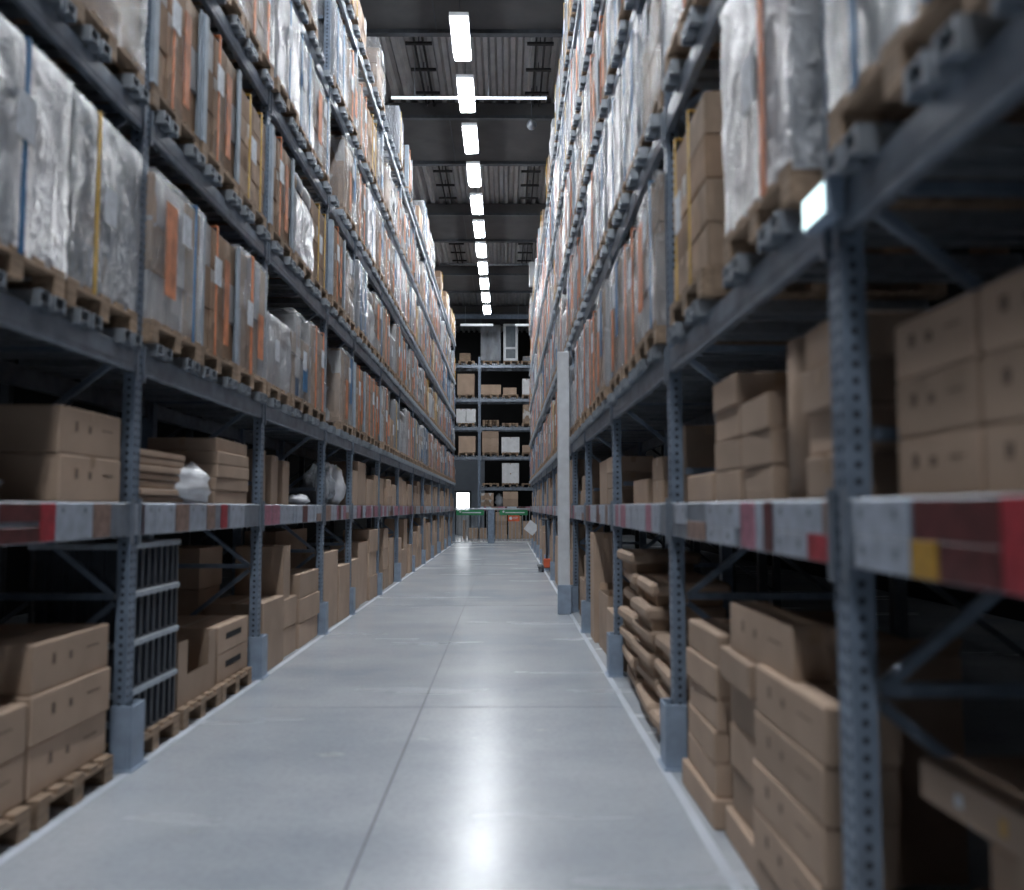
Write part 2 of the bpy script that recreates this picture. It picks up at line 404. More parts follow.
def crossbar_mesh():
    if 'cb' not in cache:
        b_ = MB(); t = .006; w, h = .042, .062; o_ = -.065
        b_.box(-w, w, o_, 1.1, h - t, h); b_.box(-w, w, o_, 1.1, 0, t)
        b_.box(-w, -w + t, o_, 1.1, t, h - t); b_.box(w - t, w, o_, 1.1, t, h - t)
        b_.box(-w + t, w - t, o_ + .03, o_ + .036, t, h - t, 1)  # near-black plug paints in the shade inside the open tube end
        b_.box(-w - .008, -w, o_ - .002, -.006, -.02, h, 0); b_.box(w, w + .008, o_ - .002, -.006, -.02, h, 0)
        cache['cb'] = b_.mesh('crossbar', ['galv', 'hollow'])
    return cache['cb']
def guard_mesh():
    if 'gd' not in cache:
        b_ = MB(); b_.cbox(-.03, .16, -.06, -.045, 0, .38, .004); b_.cbox(-.03, -.016, -.045, .07, 0, .38, .004); b_.cbox(.146, .16, -.045, .07, 0, .38, .004)
        b_.box(-.05, .18, -.075, .07, 0, .012)
        cache['gd'] = b_.mesh('foot_guard', ['guard'])
    return cache['gd']
def card_mesh(w, z0, z1, m_):
    k_ = ('card', round(w, 2), round(z0, 2), round(z1, 2), m_)
    if k_ not in cache:
        b_ = MB(); b_.cbox(0, w, -.009, -.003, z0, z1, .002)
        if m_ == 'card_white' and w > .12:                 # illegible small print blocks
            for q in range(2): b_.box(w * (.12 + .62 * q), w * (.2 + .62 * q), -.0095, -.009, z1 - .05, z1 - .025, 1)
        cache[k_] = b_.mesh('label_card', [m_, 'steel_beam'])
    return cache[k_]
NB = {'left': 0, 'right': 0, 'end': 0}
def side_xf(side, y0, W):
    """local frame whose X runs along the rack and Y runs into it"""
    if side == 'left': return (XL, y0, 0), math.pi / 2
    if side == 'right': return (XR, y0 + W, 0), -math.pi / 2
    return (y0, 43.0, 0), 0
def rack_bay(side, y0, W, label, cards=None, levels=range(6), both=False, guard=True, up_at_start=True):
    loc, rz = side_xf(side, y0, W)
    r = empty('rack_bay', loc, rz); tag(r, label, 'storage rack', 'rack bays')
    near = 0 if side != 'right' else W - .1; sh = -.1 if side == 'right' else 0
    ends = [near] + ([-.1 if side == 'right' else W] if both else [])
    for e in ends:
        u = obj('upright', upright_mesh(), r, (e, 0, 0))
        if guard: obj('foot_guard', guard_mesh(), r, (e - .015, 0, 0), label='lighter grey steel guard at the upright foot')
        obj('upright', rear_upright_mesh(), r, (e, 1.0, 0))
        obj('bracing', bracing_mesh(), r, (e, 0, 0))
    for li in levels:
        h = .2 if li == 0 else .145
        bm = obj('beam', beam_mesh(W, h, 'fascia' if li == 0 else 'up'), r, (sh, -.004, LV[li]))
        obj('beam', beam_mesh(W, .14, 'rear'), r, (sh, 1.05, LV[li]))
        if li == 0:
            if 'deckb' + str(round(W, 2)) not in cache:
                b_ = MB(); b_.box(.11, W - .01, .055, 1.04, -.025, -.001); cache['deckb' + str(round(W, 2))] = b_.mesh('shelf_board', ['deck_board'])
            obj('shelf_board', cache['deckb' + str(round(W, 2))], r, (sh, 0, LV[0]), label='brown board decking on the lowest shelf')
            for (x, w, z0, z1, m_) in (cards or []):
                obj('label_card', card_mesh(w, z0, z1, m_), r, (x, 0, LV[0]))
        else:
            npal = max(2, int((W - .1) / .88))
            pitch = (W - .1) / npal
            for i in range(npal):
                for q in (-.33, -.19, .19, .33):
                    obj('crossbar', crossbar_mesh(), r, (.1 + sh + pitch * (i + .5) + q, 0, LV[li] + .001))
    return r
def rand_cards(W, rnd, rnd_right=False):
    out = []; x = .02 if rnd_right else .14
    while x < W - .25:
        w = rnd.uniform(.08, .34); w = min(w, W - .06 - x)
        m_ = rnd.choice(['card_white'] * 5 + ['card_pink', 'card_tan', 'card_maroon', 'card_pink'])
        if rnd.random() < .5 and m_ == 'card_white': out.append((x, w, -.1, -.005, m_)); out.append((x, w * .9, -.195, -.102, rnd.choice(['card_white', 'card_white', 'card_tan'])))
        else: out.append((x, w, -.195, -.005, m_))
        x += w + rnd.uniform(0, .04)
    return out
LY = [2.45, 5.29, 8.04, 10.8, 12.75] ; LY += [12.75 + 2.8 * i for i in range(1, 10)]      # ..37.95
RY = [-.20, 2.57, 5.3, 8.14, 10.95, 13.1]; RY += [13.1 + 2.8 * i for i in range(1, 9)]    # ..35.5
# near label cards: local x runs away from camera on the left, towards it on the right
def left_cards0():   # bay 2.38..5.18 ; y = 1971/(506-px)
    Y = lambda px: F * 2.26 / (506 - px) - 2.45
    return [(Y(-60), Y(-2) - Y(-60), -.195, -.005, 'card_white'), (Y(2), Y(42) - Y(2), -.095, -.005, 'card_maroon'), (Y(2), Y(42) - Y(2), -.195, -.12, 'card_maroon'),
            (Y(42), Y(57) - Y(42), -.195, -.005, 'card_red'), (Y(58), Y(94) - Y(58), -.195, -.005, 'card_white'), (Y(95), Y(112) - Y(95), -.195, -.005, 'card_tan')]
def left_cards1():
    Y = lambda px: F * 2.26 / (506 - px) - 5.29
    return [(.11, .07, -.195, -.005, 'card_pink'), (Y(136), Y(156) - Y(136), -.195, -.005, 'card_white'), (Y(156.5), Y(176) - Y(156.5), -.195, -.005, 'card_white'), (Y(177), Y(190) - Y(177), -.195, -.005, 'card_tan'),
            (Y(191), Y(207) - Y(191), -.195, -.005, 'card_white'), (Y(208), Y(216) - Y(208), -.195, -.005, 'card_tan'), (Y(222), Y(228) - Y(222), -.195, -.005, 'card_red'), (Y(231), Y(245) - Y(231), -.195, -.005, 'card_white')]
def RYx(px): return F * XR / (px - 506)
def rcards(y0, W, lst):
    out = []
    for (pa, pb, z0, z1, m_) in lst:          # pa<pb in px ; farther first
        ya, yb = RYx(pb), RYx(pa)             # near, far
        xa, xb = (y0 + W) - yb, (y0 + W) - ya
        out.append((xa, xb - xa, z0, z1, m_))
    return out
rc0 = rcards(-.20, 2.77, [(855, 911, -.105, -.005, 'card_white'), (857, 911, -.197, -.108, 'card_white'), (913, 939, -.197, -.105, 'card_yellow'), (916, 1004, -.105, -.005, 'card_maroon'),
                         (941, 1004, -.197, -.108, 'card_maroon'), (1005, 1035, -.197, -.003, 'card_red'), (1037, 1150, -.197, -.003, 'card_white')])
rc1 = rcards(2.57, 2.73, [(676, 687, -.12, -.005, 'card_white'), (688, 706, -.195, -.1, 'card_tan'), (707, 740, -.115, -.005, 'card_white'), (708, 736, -.195, -.118, 'card_white'), (742, 756, -.195, -.005, 'card_pink'),
                          (757, 764, -.195, -.005, 'card_white'), (765, 773, -.195, -.005, 'card_maroon'), (776, 823, -.11, -.005, 'card_white'), (776, 808, -.197, -.113, 'card_white'), (809, 833, -.197, -.112, 'card_red'), (825, 834, -.11, -.005, 'card_tan')])
rnd = random.Random(5)
for i in range(len(LY) - 1):
    W = LY[i + 1] - LY[i]
    c = left_cards0() if i == 0 else left_cards1() if i == 1 else rand_cards(W, rnd)
    rack_bay('left', LY[i], W, f'blue-grey steel rack bay on the left of the aisle, {ORD[i]} from the camera', c, both=(i == len(LY) - 2))
for i in range(len(RY) - 1):
    W = RY[i + 1] - RY[i]
    c = rc0 if i == 0 else rc1 if i == 1 else rand_cards(W - .1, rnd, True)
    rb_ = rack_bay('right', RY[i], W, f'blue-grey steel rack bay on the right of the aisle, {ORD[i]} from the camera', c, guard=(i != 1))
# last right upright
LAST_R = RY[-1]
# back-to-back rear frames behind each row: plain frames seen dimly through the gaps
for side, xs, ys_ in (('left', XL - 1.35, LY), ('right', XR + 1.35, RY)):
    for i in range(1 if side == 'right' else 0, 7):
        sgn = -1 if side == 'left' else 1
        r = empty('rear_frame', (xs, ys_[i] + .02, 0)); tag(r, f'dim steel frame behind the {side} rack, {ORD[i]} from the camera', 'rack frame', 'frames behind the racks')
        b_ = MB(); b_.box(0, sgn * .08, 0, .08, 0, 9) ; obj('upright', b_.mesh('upright', ['dark_steel']), r)
        b_ = MB(); b_.box(sgn * 1.0, sgn * 1.08, 0, .08, 0, 9); obj('upright', b_.mesh('upright', ['dark_steel']), r)
        b_ = MB(); z = .5; f = 0
        while z < 8.5:
            a, c = (.08, 1.0) if f else (1.0, .08)
            b_.bar((sgn * a, .04, z), (sgn * c, .04, z + .7), .035); z += .8; f ^= 1
        obj('bracing', b_.mesh('bracing', ['dark_steel']), r)
# pale column at the aisle edge on the right
r = empty('building_column', (XR - .155, 12.9, 0)); tag(r, 'pale grey steel column standing at the right aisle edge, brightest post', 'column')
b_ = MB(); b_.cbox(-.085, .085, -.10, .08, 0, 3.85, .01); obj('shaft', b_.mesh('shaft', ['white']), r)
b_ = MB(); b_.cbox(-.10, .10, -.15, -.101, 0, .42, .008); obj('foot_guard', b_.mesh('foot_guard', ['guard']), r)

# ------------------------------------------------------------------ pallets
def pallet_mb(b_, mi=0, x0=0, y0=0, z0=0, W=.8, D=1.2):
    n = 5; t = .022
    for i in range(n):                                 # top boards run into the rack
        w = .1 if i % 2 else .13; cx = x0 + .065 + (W - .13) * i / (n - 1)
        b_.cbox(cx - w / 2, cx + w / 2, y0, y0 + D, z0 + .122, z0 + .144, .003, mi)
    for yy in (0, D / 2 - .06, D - .12):
        b_.cbox(x0, x0 + W, y0 + yy, y0 + yy + .12, z0 + .1, z0 + .121, .003, mi)
        for xx in (0, W / 2 - .05, W - .1):
            b_.cbox(x0 + xx, x0 + xx + .1, y0 + yy, y0 + yy + .12, z0 + .022, z0 + .1, .003, mi)
    for xx in (0, W / 2 - .05, W - .1): b_.cbox(x0 + xx, x0 + xx + .1, y0, y0 + D, z0, z0 + .022, .003, mi)
b_ = MB(); pallet_mb(b_, W=.86, x0=-.03); PALW = b_.mesh('pallet', ['wood'])
b_ = MB(); pallet_mb(b_, W=.8); PAL = b_.mesh('pallet', ['wood'])
b_ = MB(); pallet_mb(b_, W=.8, D=.95); PALS = b_.mesh('pallet', ['wood'])

# ------------------------------------------------------------------ pallet loads
def carton_grid(rnd, W, D, Ht, cols, rows, mats_n, gap=.006, step=False, inset=.0, deps=2):
    b_ = MB(); x0 = (.8 - W) / 2; y0 = .02
    cw, ch, cd = W / cols, Ht / rows, D / deps
    for r_ in range(rows):
        for c in range(cols):
            for d_ in range(deps):
                if step and r_ == rows - 1 and rnd.random() < .45: continue
                j = rnd.uniform(-.008, .008)
                b_.cbox(x0 + c * cw + gap / 2, x0 + (c + 1) * cw - gap / 2, y0 + d_ * cd + gap / 2 + j + .01, y0 + (d_ + 1) * cd - gap / 2 + j, .144 + r_ * ch + .001, .144 + (r_ + 1) * ch - .002, .006, rnd.randrange(mats_n))
    return b_
def film_mesh(rnd, W, D, Ht, m_, dome=0, puff=.012, seed=0):
    """creased film around the load: tapering hood when dome>0"""
    b_ = MB(); x0, x1, y0, y1 = (.8 - W) / 2 - .012, (.8 + W) / 2 + .012, .008, .04 + D
    nu, nv = 12, 14; ring = []
    per = []
    for i in range(nu): per.append((x0 + (x1 - x0) * i / nu, y0))
    for i in range(nu): per.append((x1, y0 + (y1 - y0) * i / nu))
    for i in range(nu): per.append((x1 - (x1 - x0) * i / nu, y1))
    for i in range(nu): per.append((x0, y1 - (y1 - y0) * i / nu))
    cx, cy = (x0 + x1) / 2, (y0 + y1) / 2; vs, fs = [], []
    top = Ht + .012
    for j in range(nv + 1):
        t = j / nv
        for (px, py) in per:
            k_ = 1.0
            if dome and t > .6: k_ = 1 - dome * ((t - .6) / .4) ** 2
            p = Vector((cx + (px - cx) * k_, cy + (py - cy) * k_, .11 + (top + .034) * t))
            nn = noise.noise_vector(p * 7 + Vector((seed, 0, 0))) * puff
            vs.append((p.x + nn.x, p.y + nn.y, p.z + nn.z * (1 if 0 < j < nv else .5)))
    n = len(per)
    for j in range(nv):
        for i in range(n): fs.append((j * n + i, j * n + (i + 1) % n, (j + 1) * n + (i + 1) % n, (j + 1) * n + i))
    vs.append((cx, cy, .144 + top + .01 + dome * .05)); c = len(vs) - 1
    for i in range(n): fs.append((nv * n + i, nv * n + (i + 1) % n, c))
    b_.add(vs, fs); return b_.mesh('stretch_film', [m_], True)
def strap_mesh(W, D, Ht, x, w, m_):
    b_ = MB(); z1 = .144 + Ht + .008
    b_.box(x - w / 2, x + w / 2, -.006, .0, .12, z1); b_.box(x - w / 2, x + w / 2, -.006, .045 + D, z1, z1 + .004); b_.box(x - w / 2, x + w / 2, .045 + D, .05 + D, .12, z1)
    return b_.mesh('strap', [m_])
def corner_mesh(W, D, Ht, side):
    b_ = MB(); x0 = (.8 - W) / 2 - .016; x1 = (.8 + W) / 2 + .016
    if side == 0: b_.box(x0, x0 + .07, -.002, .006, .144, .144 + Ht); b_.box(x0 - .004, x0, -.002, .09, .144, .144 + Ht)
    else: b_.box(x1 - .07, x1, -.002, .006, .144, .144 + Ht); b_.box(x1, x1 + .004, -.002, .09, .144, .144 + Ht)
    return b_.mesh('corner_board', ['board'])
def sack_mesh(rnd, W, D, Ht, mats_):
    """layers of bulging sacks"""
    b_ = MB(); rows = max(3, int(Ht / .17)); ch = Ht / rows
    for r_ in range(rows):
        for c in range(2):
            for d_ in range(3):
                x0 = (.8 - W) / 2 + c * W / 2; y0 = .02 + d_ * D / 3; j = rnd.uniform(-.012, .012)
                vs, fs = [], []; nx = 8
                for q, zz in ((.93, 0), (1.0, .3), (1.0, .7), (.92, 1)):
                    for i in range(nx * 2):
                        a = 2 * math.pi * i / (nx * 2); ca, sa = math.cos(a), math.sin(a)
                        ex = math.copysign(abs(ca) ** .35, ca); ey = math.copysign(abs(sa) ** .35, sa)
                        vs.append((x0 + W / 4 + ex * q * (W / 4 - .004), y0 + D / 6 + ey * q * (D / 6 - .004) + j, .146 + (r_ + zz * .99) * ch))
                n = nx * 2
                for k_ in range(3):
                    for i in range(n): fs.append((k_ * n + i, k_ * n + (i + 1) % n, (k_ + 1) * n + (i + 1) % n, (k_ + 1) * n + i))
                fs.append([3 * n + i for i in range(n)])
                b_.add(vs, fs, rnd.randrange(len(mats_)))
    return b_.mesh('sack_stack', mats_, True)
PROTO = []
def proto(desc, kind, mats_, Ht_, cols, rows, film_=None, straps=(), corners=False, dome=0, step=False, W=.855, D=1.12, paper=True, puff=.012, sack=False, panels=()):
    rnd = random.Random(len(PROTO) * 7 + 1); Ht = Ht_ * .89
    parts = [('pallet', PALW)]
    if sack: parts.append(('sack_stack', sack_mesh(rnd, W, D, Ht, mats_)))
    else: parts.append(('carton_stack', carton_grid(rnd, W, D, Ht, cols, rows, len(mats_), step=step, deps=2).mesh('carton_stack', mats_)))
    if film_: parts.append(('stretch_film', film_mesh(rnd, W, D, Ht, film_, dome, puff, len(PROTO) * 3.7)))
    for (x, w, m_) in straps: parts.append(('strap', strap_mesh(W, D, Ht, x, w, m_)))
    for (x, w, z0_, z1_, m_) in panels:
        b_ = MB(); b_.box(x - w / 2, x + w / 2, -.008, -.003, .144 + Ht * z0_, .144 + Ht * z1_); parts.append(('printed_panel', b_.mesh('printed_panel', [m_])))
    if corners: parts += [('corner_board', corner_mesh(W, D, Ht, 0)), ('corner_board', corner_mesh(W, D, Ht, 1))]
    if paper:
        b_ = MB(); px = rnd.uniform(.15, .5); pz = .144 + Ht * rnd.uniform(.35, .7)
        b_.box(px, px + .15, -.013, -.009, pz, pz + .21); parts.append(('paper_sheet', b_.mesh('paper_sheet', ['paper'])))
    PROTO.append((desc, parts, Ht))
T_, Wh, G, B = 'pack_tan', 'pack_white', 'pack_grey', 'pack_brown'
proto('clear-filmed tan cartons with orange bands', 0, [T_, T_, B], 1.05, 2, 4, 'film', [(.2, .05, 'orange'), (.62, .05, 'orange')])
proto('milky-filmed white goods with a blue band', 0, [Wh, G], 1.10, 1, 5, 'film_white', [(.42, .035, 'blue')])
proto('tan cartons with grey corner boards', 0, [T_, T_, B, Wh], 1.08, 3, 3, None, [(.28, .03, 'orange')], corners=True, panels=[(.52, .11, .1, .8, 'orange_dull')])
proto('hooded white plastic load', 0, [Wh, Wh, G], .98, 2, 3, 'film_white', (), dome=.25, paper=False, sack=True, puff=.025)
proto('upright tan and white flat packs', 0, [T_, Wh, T_, B], 1.12, 6, 1, 'film', (), panels=[(.28, .13, .05, .6, 'orange_dull'), (.6, .12, .3, .95, 'pack_blue')])
proto('stepped brown cartons in clear film', 0, [B, T_, T_], .98, 3, 4, 'film', (), step=True, puff=.02)
proto('bare brown cartons with yellow bands', 0, [T_, B], 1.0, 2, 4, None, [(.22, .035, 'yellow'), (.58, .03, 'yellow')])
proto('grey-filmed load with blue bands', 0, [G, Wh, 'pack_blue'], 1.12, 4, 2, 'film_grey', [(.18, .035, 'blue'), (.6, .035, 'blue')])
proto('grey-filmed cartons with a yellow band', 0, [G, T_, G], 1.10, 2, 4, 'film_grey', [(.26, .03, 'yellow')])
proto('low milky-filmed white stack', 0, [Wh, T_], .74, 2, 3, 'film_white', (), puff=.02)
proto('silver-filmed slim cartons with orange stripe', 0, [Wh, T_, G, T_], 1.12, 5, 2, 'film', [(.33, .06, 'orange')], panels=[(.6, .15, .15, .55, 'orange_dull')])
proto('white cartons with orange and blue bands', 0, [Wh, Wh, T_], 1.06, 3, 3, 'film', [(.66, .035, 'blue')], panels=[(.22, .18, .2, .85, 'orange_dull')])
proto('mixed tan and blue cartons in film', 0, [T_, 'pack_blue', Wh, Wh, T_], 1.0, 4, 4, 'film', (), step=True, panels=[(.5, .2, .1, .4, 'blue')])
proto('low brown cartons on a pallet', 0, [B, T_], .62, 2, 2, None, (), paper=True)
proto('white sacks stacked in creased film', 0, [Wh, G, Wh], 1.02, 2, 4, 'film', (), dome=.1, puff=.022, sack=True)
proto('tall tan cartons in heavy white film', 0, [T_, T_, Wh], 1.12, 2, 3, 'film_white', [(.55, .05, 'orange')], puff=.018)

def clip_visible(pts, m_=260):
    us = []
    for p in pts:
        if p[1] < .3: continue
        us.append((506 + (p[0]) / p[1] * F, 507 - (p[2] - H) / p[1] * F))
    if not us: return False
    return not (max(u[0] for u in us) < -m_ or min(u[0] for u in us) > 1024 + m_ or max(u[1] for u in us) < -m_ or min(u[1] for u in us) > 890 + m_)
def place_load(pi, side, y, z, label, jitter=.03, group=None, rnd=R, yaw=.02, only=None):
    desc, parts, Ht = PROTO[pi]
    j = rnd.uniform(-jitter, jitter)
    if side == 'left': loc, rz = (XL + .045 + j * .7, y - .03, z), math.pi / 2
    elif side == 'right': loc, rz = (XR - .045 - j * .7, y + .77, z), -math.pi / 2
    else: loc, rz = (y, 43.0 - .03 + j, z), 0
    r = empty('pallet_load', loc, rz + rnd.uniform(-yaw, yaw) * .6)
    tag(r, label, 'pallet load', group)
    for nm, me in parts: obj(nm, me, r)
    return r
# which load stands where; near ones follow the photograph
LOADS = {('left', 1, 0): [3, 1, 8], ('left', 1, 1): [11, 2, 10], ('left', 1, 2): [9, 12, 0], ('left', 2, 0): [0, 14, 5], ('left', 2, 1): [2, 2, 6], ('left', 2, 2): [2, 3, 6],
         ('left', 3, 1): [0, 4, 0], ('left', 3, 2): [1, 7, 11], ('right', 1, 0): [5, 6, 7], ('right', 1, 1): [15, 6, 1], ('right', 1, 2): [11, 0, 4], ('right', 2, 1): [9, 15, 5],
         ('right', 2, 2): [5, 7, 1], ('right', 2, 3): [7, 15, 11], ('right', 1, 3): [4, 0, 15]}
SLOT = {2: ['nearer', 'farther'], 3: ['nearest', 'middle', 'farthest'], 4: ['nearest', 'second', 'third', 'farthest']}
SHELF = ['', 'second', 'third', 'fourth', 'fifth', 'top']
rnd = random.Random(21); nload = 0
for side, Y_ in (('left', LY), ('right', RY)):
    for bi in range(len(Y_) - 1):
        W = Y_[bi + 1] - Y_[bi]; np_ = max(2, int((W - .1) / .88)); pitch = (W - .1) / np_
        for li in range(1, 6):
            pick = LOADS.get((side, li, bi), None); last = -1
            for s in range(np_):
                y = Y_[bi] + (.1 if side == 'left' else .0) + pitch * (s + .5) - .4
                if side == 'right': y = Y_[bi] + .1 + pitch * (s + .5) - .4
                if pick: pi = pick[s]
                else:
                    while True:
                        pi = rnd.choice([0, 0, 1, 2, 2, 3, 4, 4, 5, 6, 7, 7, 8, 9, 10, 10, 11, 11, 12, 14, 15, 15, 13])
                        if pi != last: break
                    last = pi
                    if rnd.random() < (.38 if li == 5 else .05): continue
                    if li == 5 and rnd.random() < .6: pi = rnd.choice([5, 13, 6, 8])
                X = XL if side == 'left' else XR; z = LV[li] + .064
                if not clip_visible([(X, y, z), (X, y + .8, z + 1.2), (X, y, z + 1.2), (X, y + .8, z)]): continue
                lab = f'{PROTO[pi][0]}, {side} rack, {SHELF[li]} shelf, {ORD[bi]} bay, {SLOT[np_][s]}'
                lab = lab if len(lab.split()) <= 16 else lab.replace(' in clear film', ' filmed')
                place_load(pi, side, y, z, lab, group='pallet loads on the side racks', rnd=rnd); nload += 1
print('loads', nload)

# ------------------------------------------------------------------ cartons
POS = {1: ['only one'], 2: ['topmost', 'lower'], 3: ['topmost', 'middle', 'lowest'], 4: ['topmost', 'second from top', 'third from top', 'lowest'],
       5: ['topmost', 'second from top', 'middle', 'fourth from top', 'lowest'], 6: ['topmost', 'second from top', 'third from top', 'fourth from top', 'fifth from top', 'lowest']}
def carton(cx, cy, z0, wx, wy, h, label, group=None, open_=False, marks=0, rz=None, notch=0, m_='kraft', face=None, tape=True, name='cardboard_carton', cut=False):
    """closed or open box, centre (cx,cy), aligned with the aisle; face = direction of the aisle side (+1 or -1 in x)"""
    rz = R.uniform(-.02, .02) if rz is None else rz
    b_ = MB(); a, c = wx / 2, wy / 2; t = .006
    if not open_:
        b_.cbox(-a, a, -c, c, 0, h, .007)
    else:
        b_.box(-a, a, -c, c, 0, t)
        b_.box(-a, a, -c, -c + t, t, h, 0); b_.box(-a, a, c - t, c, t, h, 0)
        if notch:
            s = face
            b_.box(-s * a - (t if s < 0 else 0) + (0 if s < 0 else 0), -s * a + (t if s > 0 else 0), -c + t, c - t, t, h)
            xa, xb = sorted((s * a, s * a - s * t))
            b_.box(xa, xb, -c + t, c - t, t, h * notch); b_.box(xa, xb, -c + t, -c * .55, h * notch, h); b_.box(xa, xb, c * .6, c - t, h * notch, h)
        else:
            b_.box(-a, -a + t, -c + t, c - t, t, h); b_.box(a - t, a, -c + t, c - t, t, h)
    r = obj(name, b_.mesh(name, [m_])); r.location = (cx, cy, z0); r.rotation_euler = (0, 0, rz)
    tag(r, label, 'carton' if name == 'cardboard_carton' else name.replace('_', ' '), group)
    if open_ and not notch and not cut:
        for s in (-1, 1):
            b_ = MB(); b_.bar((0, s * (c - .004), h), (0, s * (c + .10), h + .03), .006, wx * .94) ; 
            b2 = MB(); f0 = Vector((0, s * (c - .003), h)); 
            b2.add([(-a * .96, s * (c - .002), h), (a * .96, s * (c - .002), h), (a * .92, s * (c + .05), h + .07), (-a * .92, s * (c + .05), h + .07),
                    (-a * .96, s * (c - .006), h + .001), (a * .96, s * (c - .006), h + .001), (a * .92, s * (c + .047), h + .074), (-a * .92, s * (c + .047), h + .074)],
                   [(0, 1, 2, 3), (7, 6, 5, 4), (0, 4, 5, 1), (3, 2, 6, 7), (0, 3, 7, 4), (1, 5, 6, 2)])
            obj('flap', b2.mesh('flap', ['kraft_in']), r)
    if tape and not open_:
        b_ = MB()
        if wx > wy: b_.box(-a - .001, a + .001, -.024, .024, h, h + .001); b_.box(a, a + .0012, -.024, .024, h - .06, h + .001); b_.box(-a - .0012, -a, -.024, .024, h - .06, h + .001)
        else: b_.box(-.024, .024, -c - .001, c + .001, h, h + .001); b_.box(-.024, .024, -c - .0012, -c, h - .06, h + .001); b_.box(-.024, .024, c, c + .0012, h - .06, h + .001)
        obj('packing_tape', b_.mesh('packing_tape', ['tape']), r)
    if marks and face:
        x = face * a; xa, xb = sorted((x, x + face * .0015)); q = c * .5; u = wy / .45
        for o1, o2, za, zb in ((-.014, .014, .5, .72), (.086 * u, .086 * u + .03, .5, .66), (.19 * u, .27 * u, .6, .63)):
            b_ = MB(); ys2 = sorted((-face * -1 * 0 + (q - o1 if face < 0 else -q + o1), (q - o2 if face < 0 else -q + o2)))
            b_.box(xa, xb, ys2[0], ys2[1], h * za, h * zb); obj('printed_mark', b_.mesh('printed_mark', ['print']), r)
    return r
def stack(side, y0, y1, z, rows, h, depth, off, what, where, group, marks=0, jit=.012, open_top=False, m_='kraft', face_off=None):
    """a column of equal cartons; each its own object"""
    sg = -1 if side == 'left' else 1; X = XL if side == 'left' else XR
    for k_ in range(rows):
        cx = X + sg * (off + depth / 2) + R.uniform(-jit, jit); cy = (y0 + y1) / 2 + R.uniform(-jit, jit) * .6
        pos = POS[rows][rows - 1 - k_]
        lab = f'{what}, {where}' if rows == 1 else f'{what}, {where}, {pos}'
        carton(cx, cy, z + k_ * h, depth, (y1 - y0) - .01, h - .003, lab, group, open_=(open_top and k_ == rows - 1), marks=marks, face=-sg, m_=m_)
def floor_pallet(side, y0, label, off=-.02, small=False, group='pallets on the floor'):
    loc, rz = side_xf(side, y0, .8); x = loc[0] + (-off if side == 'left' else off)
    r = obj('wooden_pallet', PALS if small else PAL); r.location = (x, loc[1], 0); r.rotation_euler = (0, 0, rz)
    tag(r, label, 'pallet', group); return r
g = 'cartons on the floor pallets'
Z0 = .145
# left floor, nearest bay
floor_pallet('left', 3.44, 'wooden pallet on the floor at the bottom left picture corner')
stack('left', 3.40, 4.28, Z0, 2, .235, .6, .03, 'wide brown carton', 'left corner floor stack beside the aisle', g, marks=1)
floor_pallet('left', 4.31, 'wooden pallet on the floor before the first left upright')
stack('left', 4.30, 5.14, Z0, 3, .245, .6, .03, 'wide brown carton', 'floor stack just before the first left upright', g, marks=1)
stack('left', 3.42, 4.16, Z0, 3, .25, .5, .66, 'shaded brown carton', 'second row of the left corner floor stacks', g)
carton(XL - .9, 4.6, Z0, .5, .75, .78, 'dark shaded open carton behind the three-high floor stack at left', g, open_=True)
# left second bay: crates and notched boxes
floor_pallet('left', 5.32, 'wooden pallet under the black crates at left')
def crate(y, z, lab):
    r = empty('plastic_crate', (XL, y, z), math.pi / 2); tag(r, lab, 'crate', 'black crates beside the first left upright')
    w, d_, h = .8, .6, .296; b_ = MB(); y0 = .02
    b_.box(0, w, y0, y0 + d_, 0, .012)
    for i in range(9):                                           # ribbed walls with gaps
        x = w * i / 8; x0 = min(max(x - .018, 0), w - .036)
        b_.box(x0, x0 + .036, y0, y0 + .02, .012, h - .04); b_.box(x0, x0 + .036, y0 + d_ - .02, y0 + d_, .012, h - .04)
    for i in range(1, 7):
        yy = y0 + d_ * i / 7
        b_.box(0, .02, yy - .018, yy + .018, .012, h - .04); b_.box(w - .02, w, yy - .018, yy + .018, .012, h - .04)
    b_.box(.0, w, y0 + .022, y0 + .03, .012, h * .86)
    b_.box(.022, .03, y0 + .03, y0 + d_ - .03, .012, h * .86); 
    obj('body', b_.mesh('body', ['crate']), r)
    b_ = MB(); z0, z1 = h - .04, h - .004
    b_.cbox(-.008, w + .008, y0 - .012, y0 + .022, z0, z1, .004); b_.cbox(-.008, w + .008, y0 + d_ - .022, y0 + d_ + .012, z0, z1, .004)
    b_.cbox(-.008, .022, y0 + .022, y0 + d_ - .022, z0, z1, .004); b_.cbox(w - .022, w + .008, y0 + .022, y0 + d_ - .022, z0, z1, .004)
    obj('rim', b_.mesh('rim', ['crate_rim']), r, label='pale grey rim')
for k_ in range(4): crate(5.33, Z0 + .297 * k_, f'black slatted plastic crate with grey rim beside the first left upright, {POS[4][3-k_]}')
floor_pallet('left', 6.20, 'wooden pallet under the notched carton at left')
carton(XL - .33, 6.60, Z0, .6, .76, .45, 'open brown carton with a deep notch in its aisle side', g, open_=True, notch=.45, face=1)
carton(XL - .98, 6.6, Z0, .55, .75, .40, 'shaded brown carton behind the notched carton', g, face=1)
floor_pallet('left', 7.03, 'wooden pallet before the second left upright')
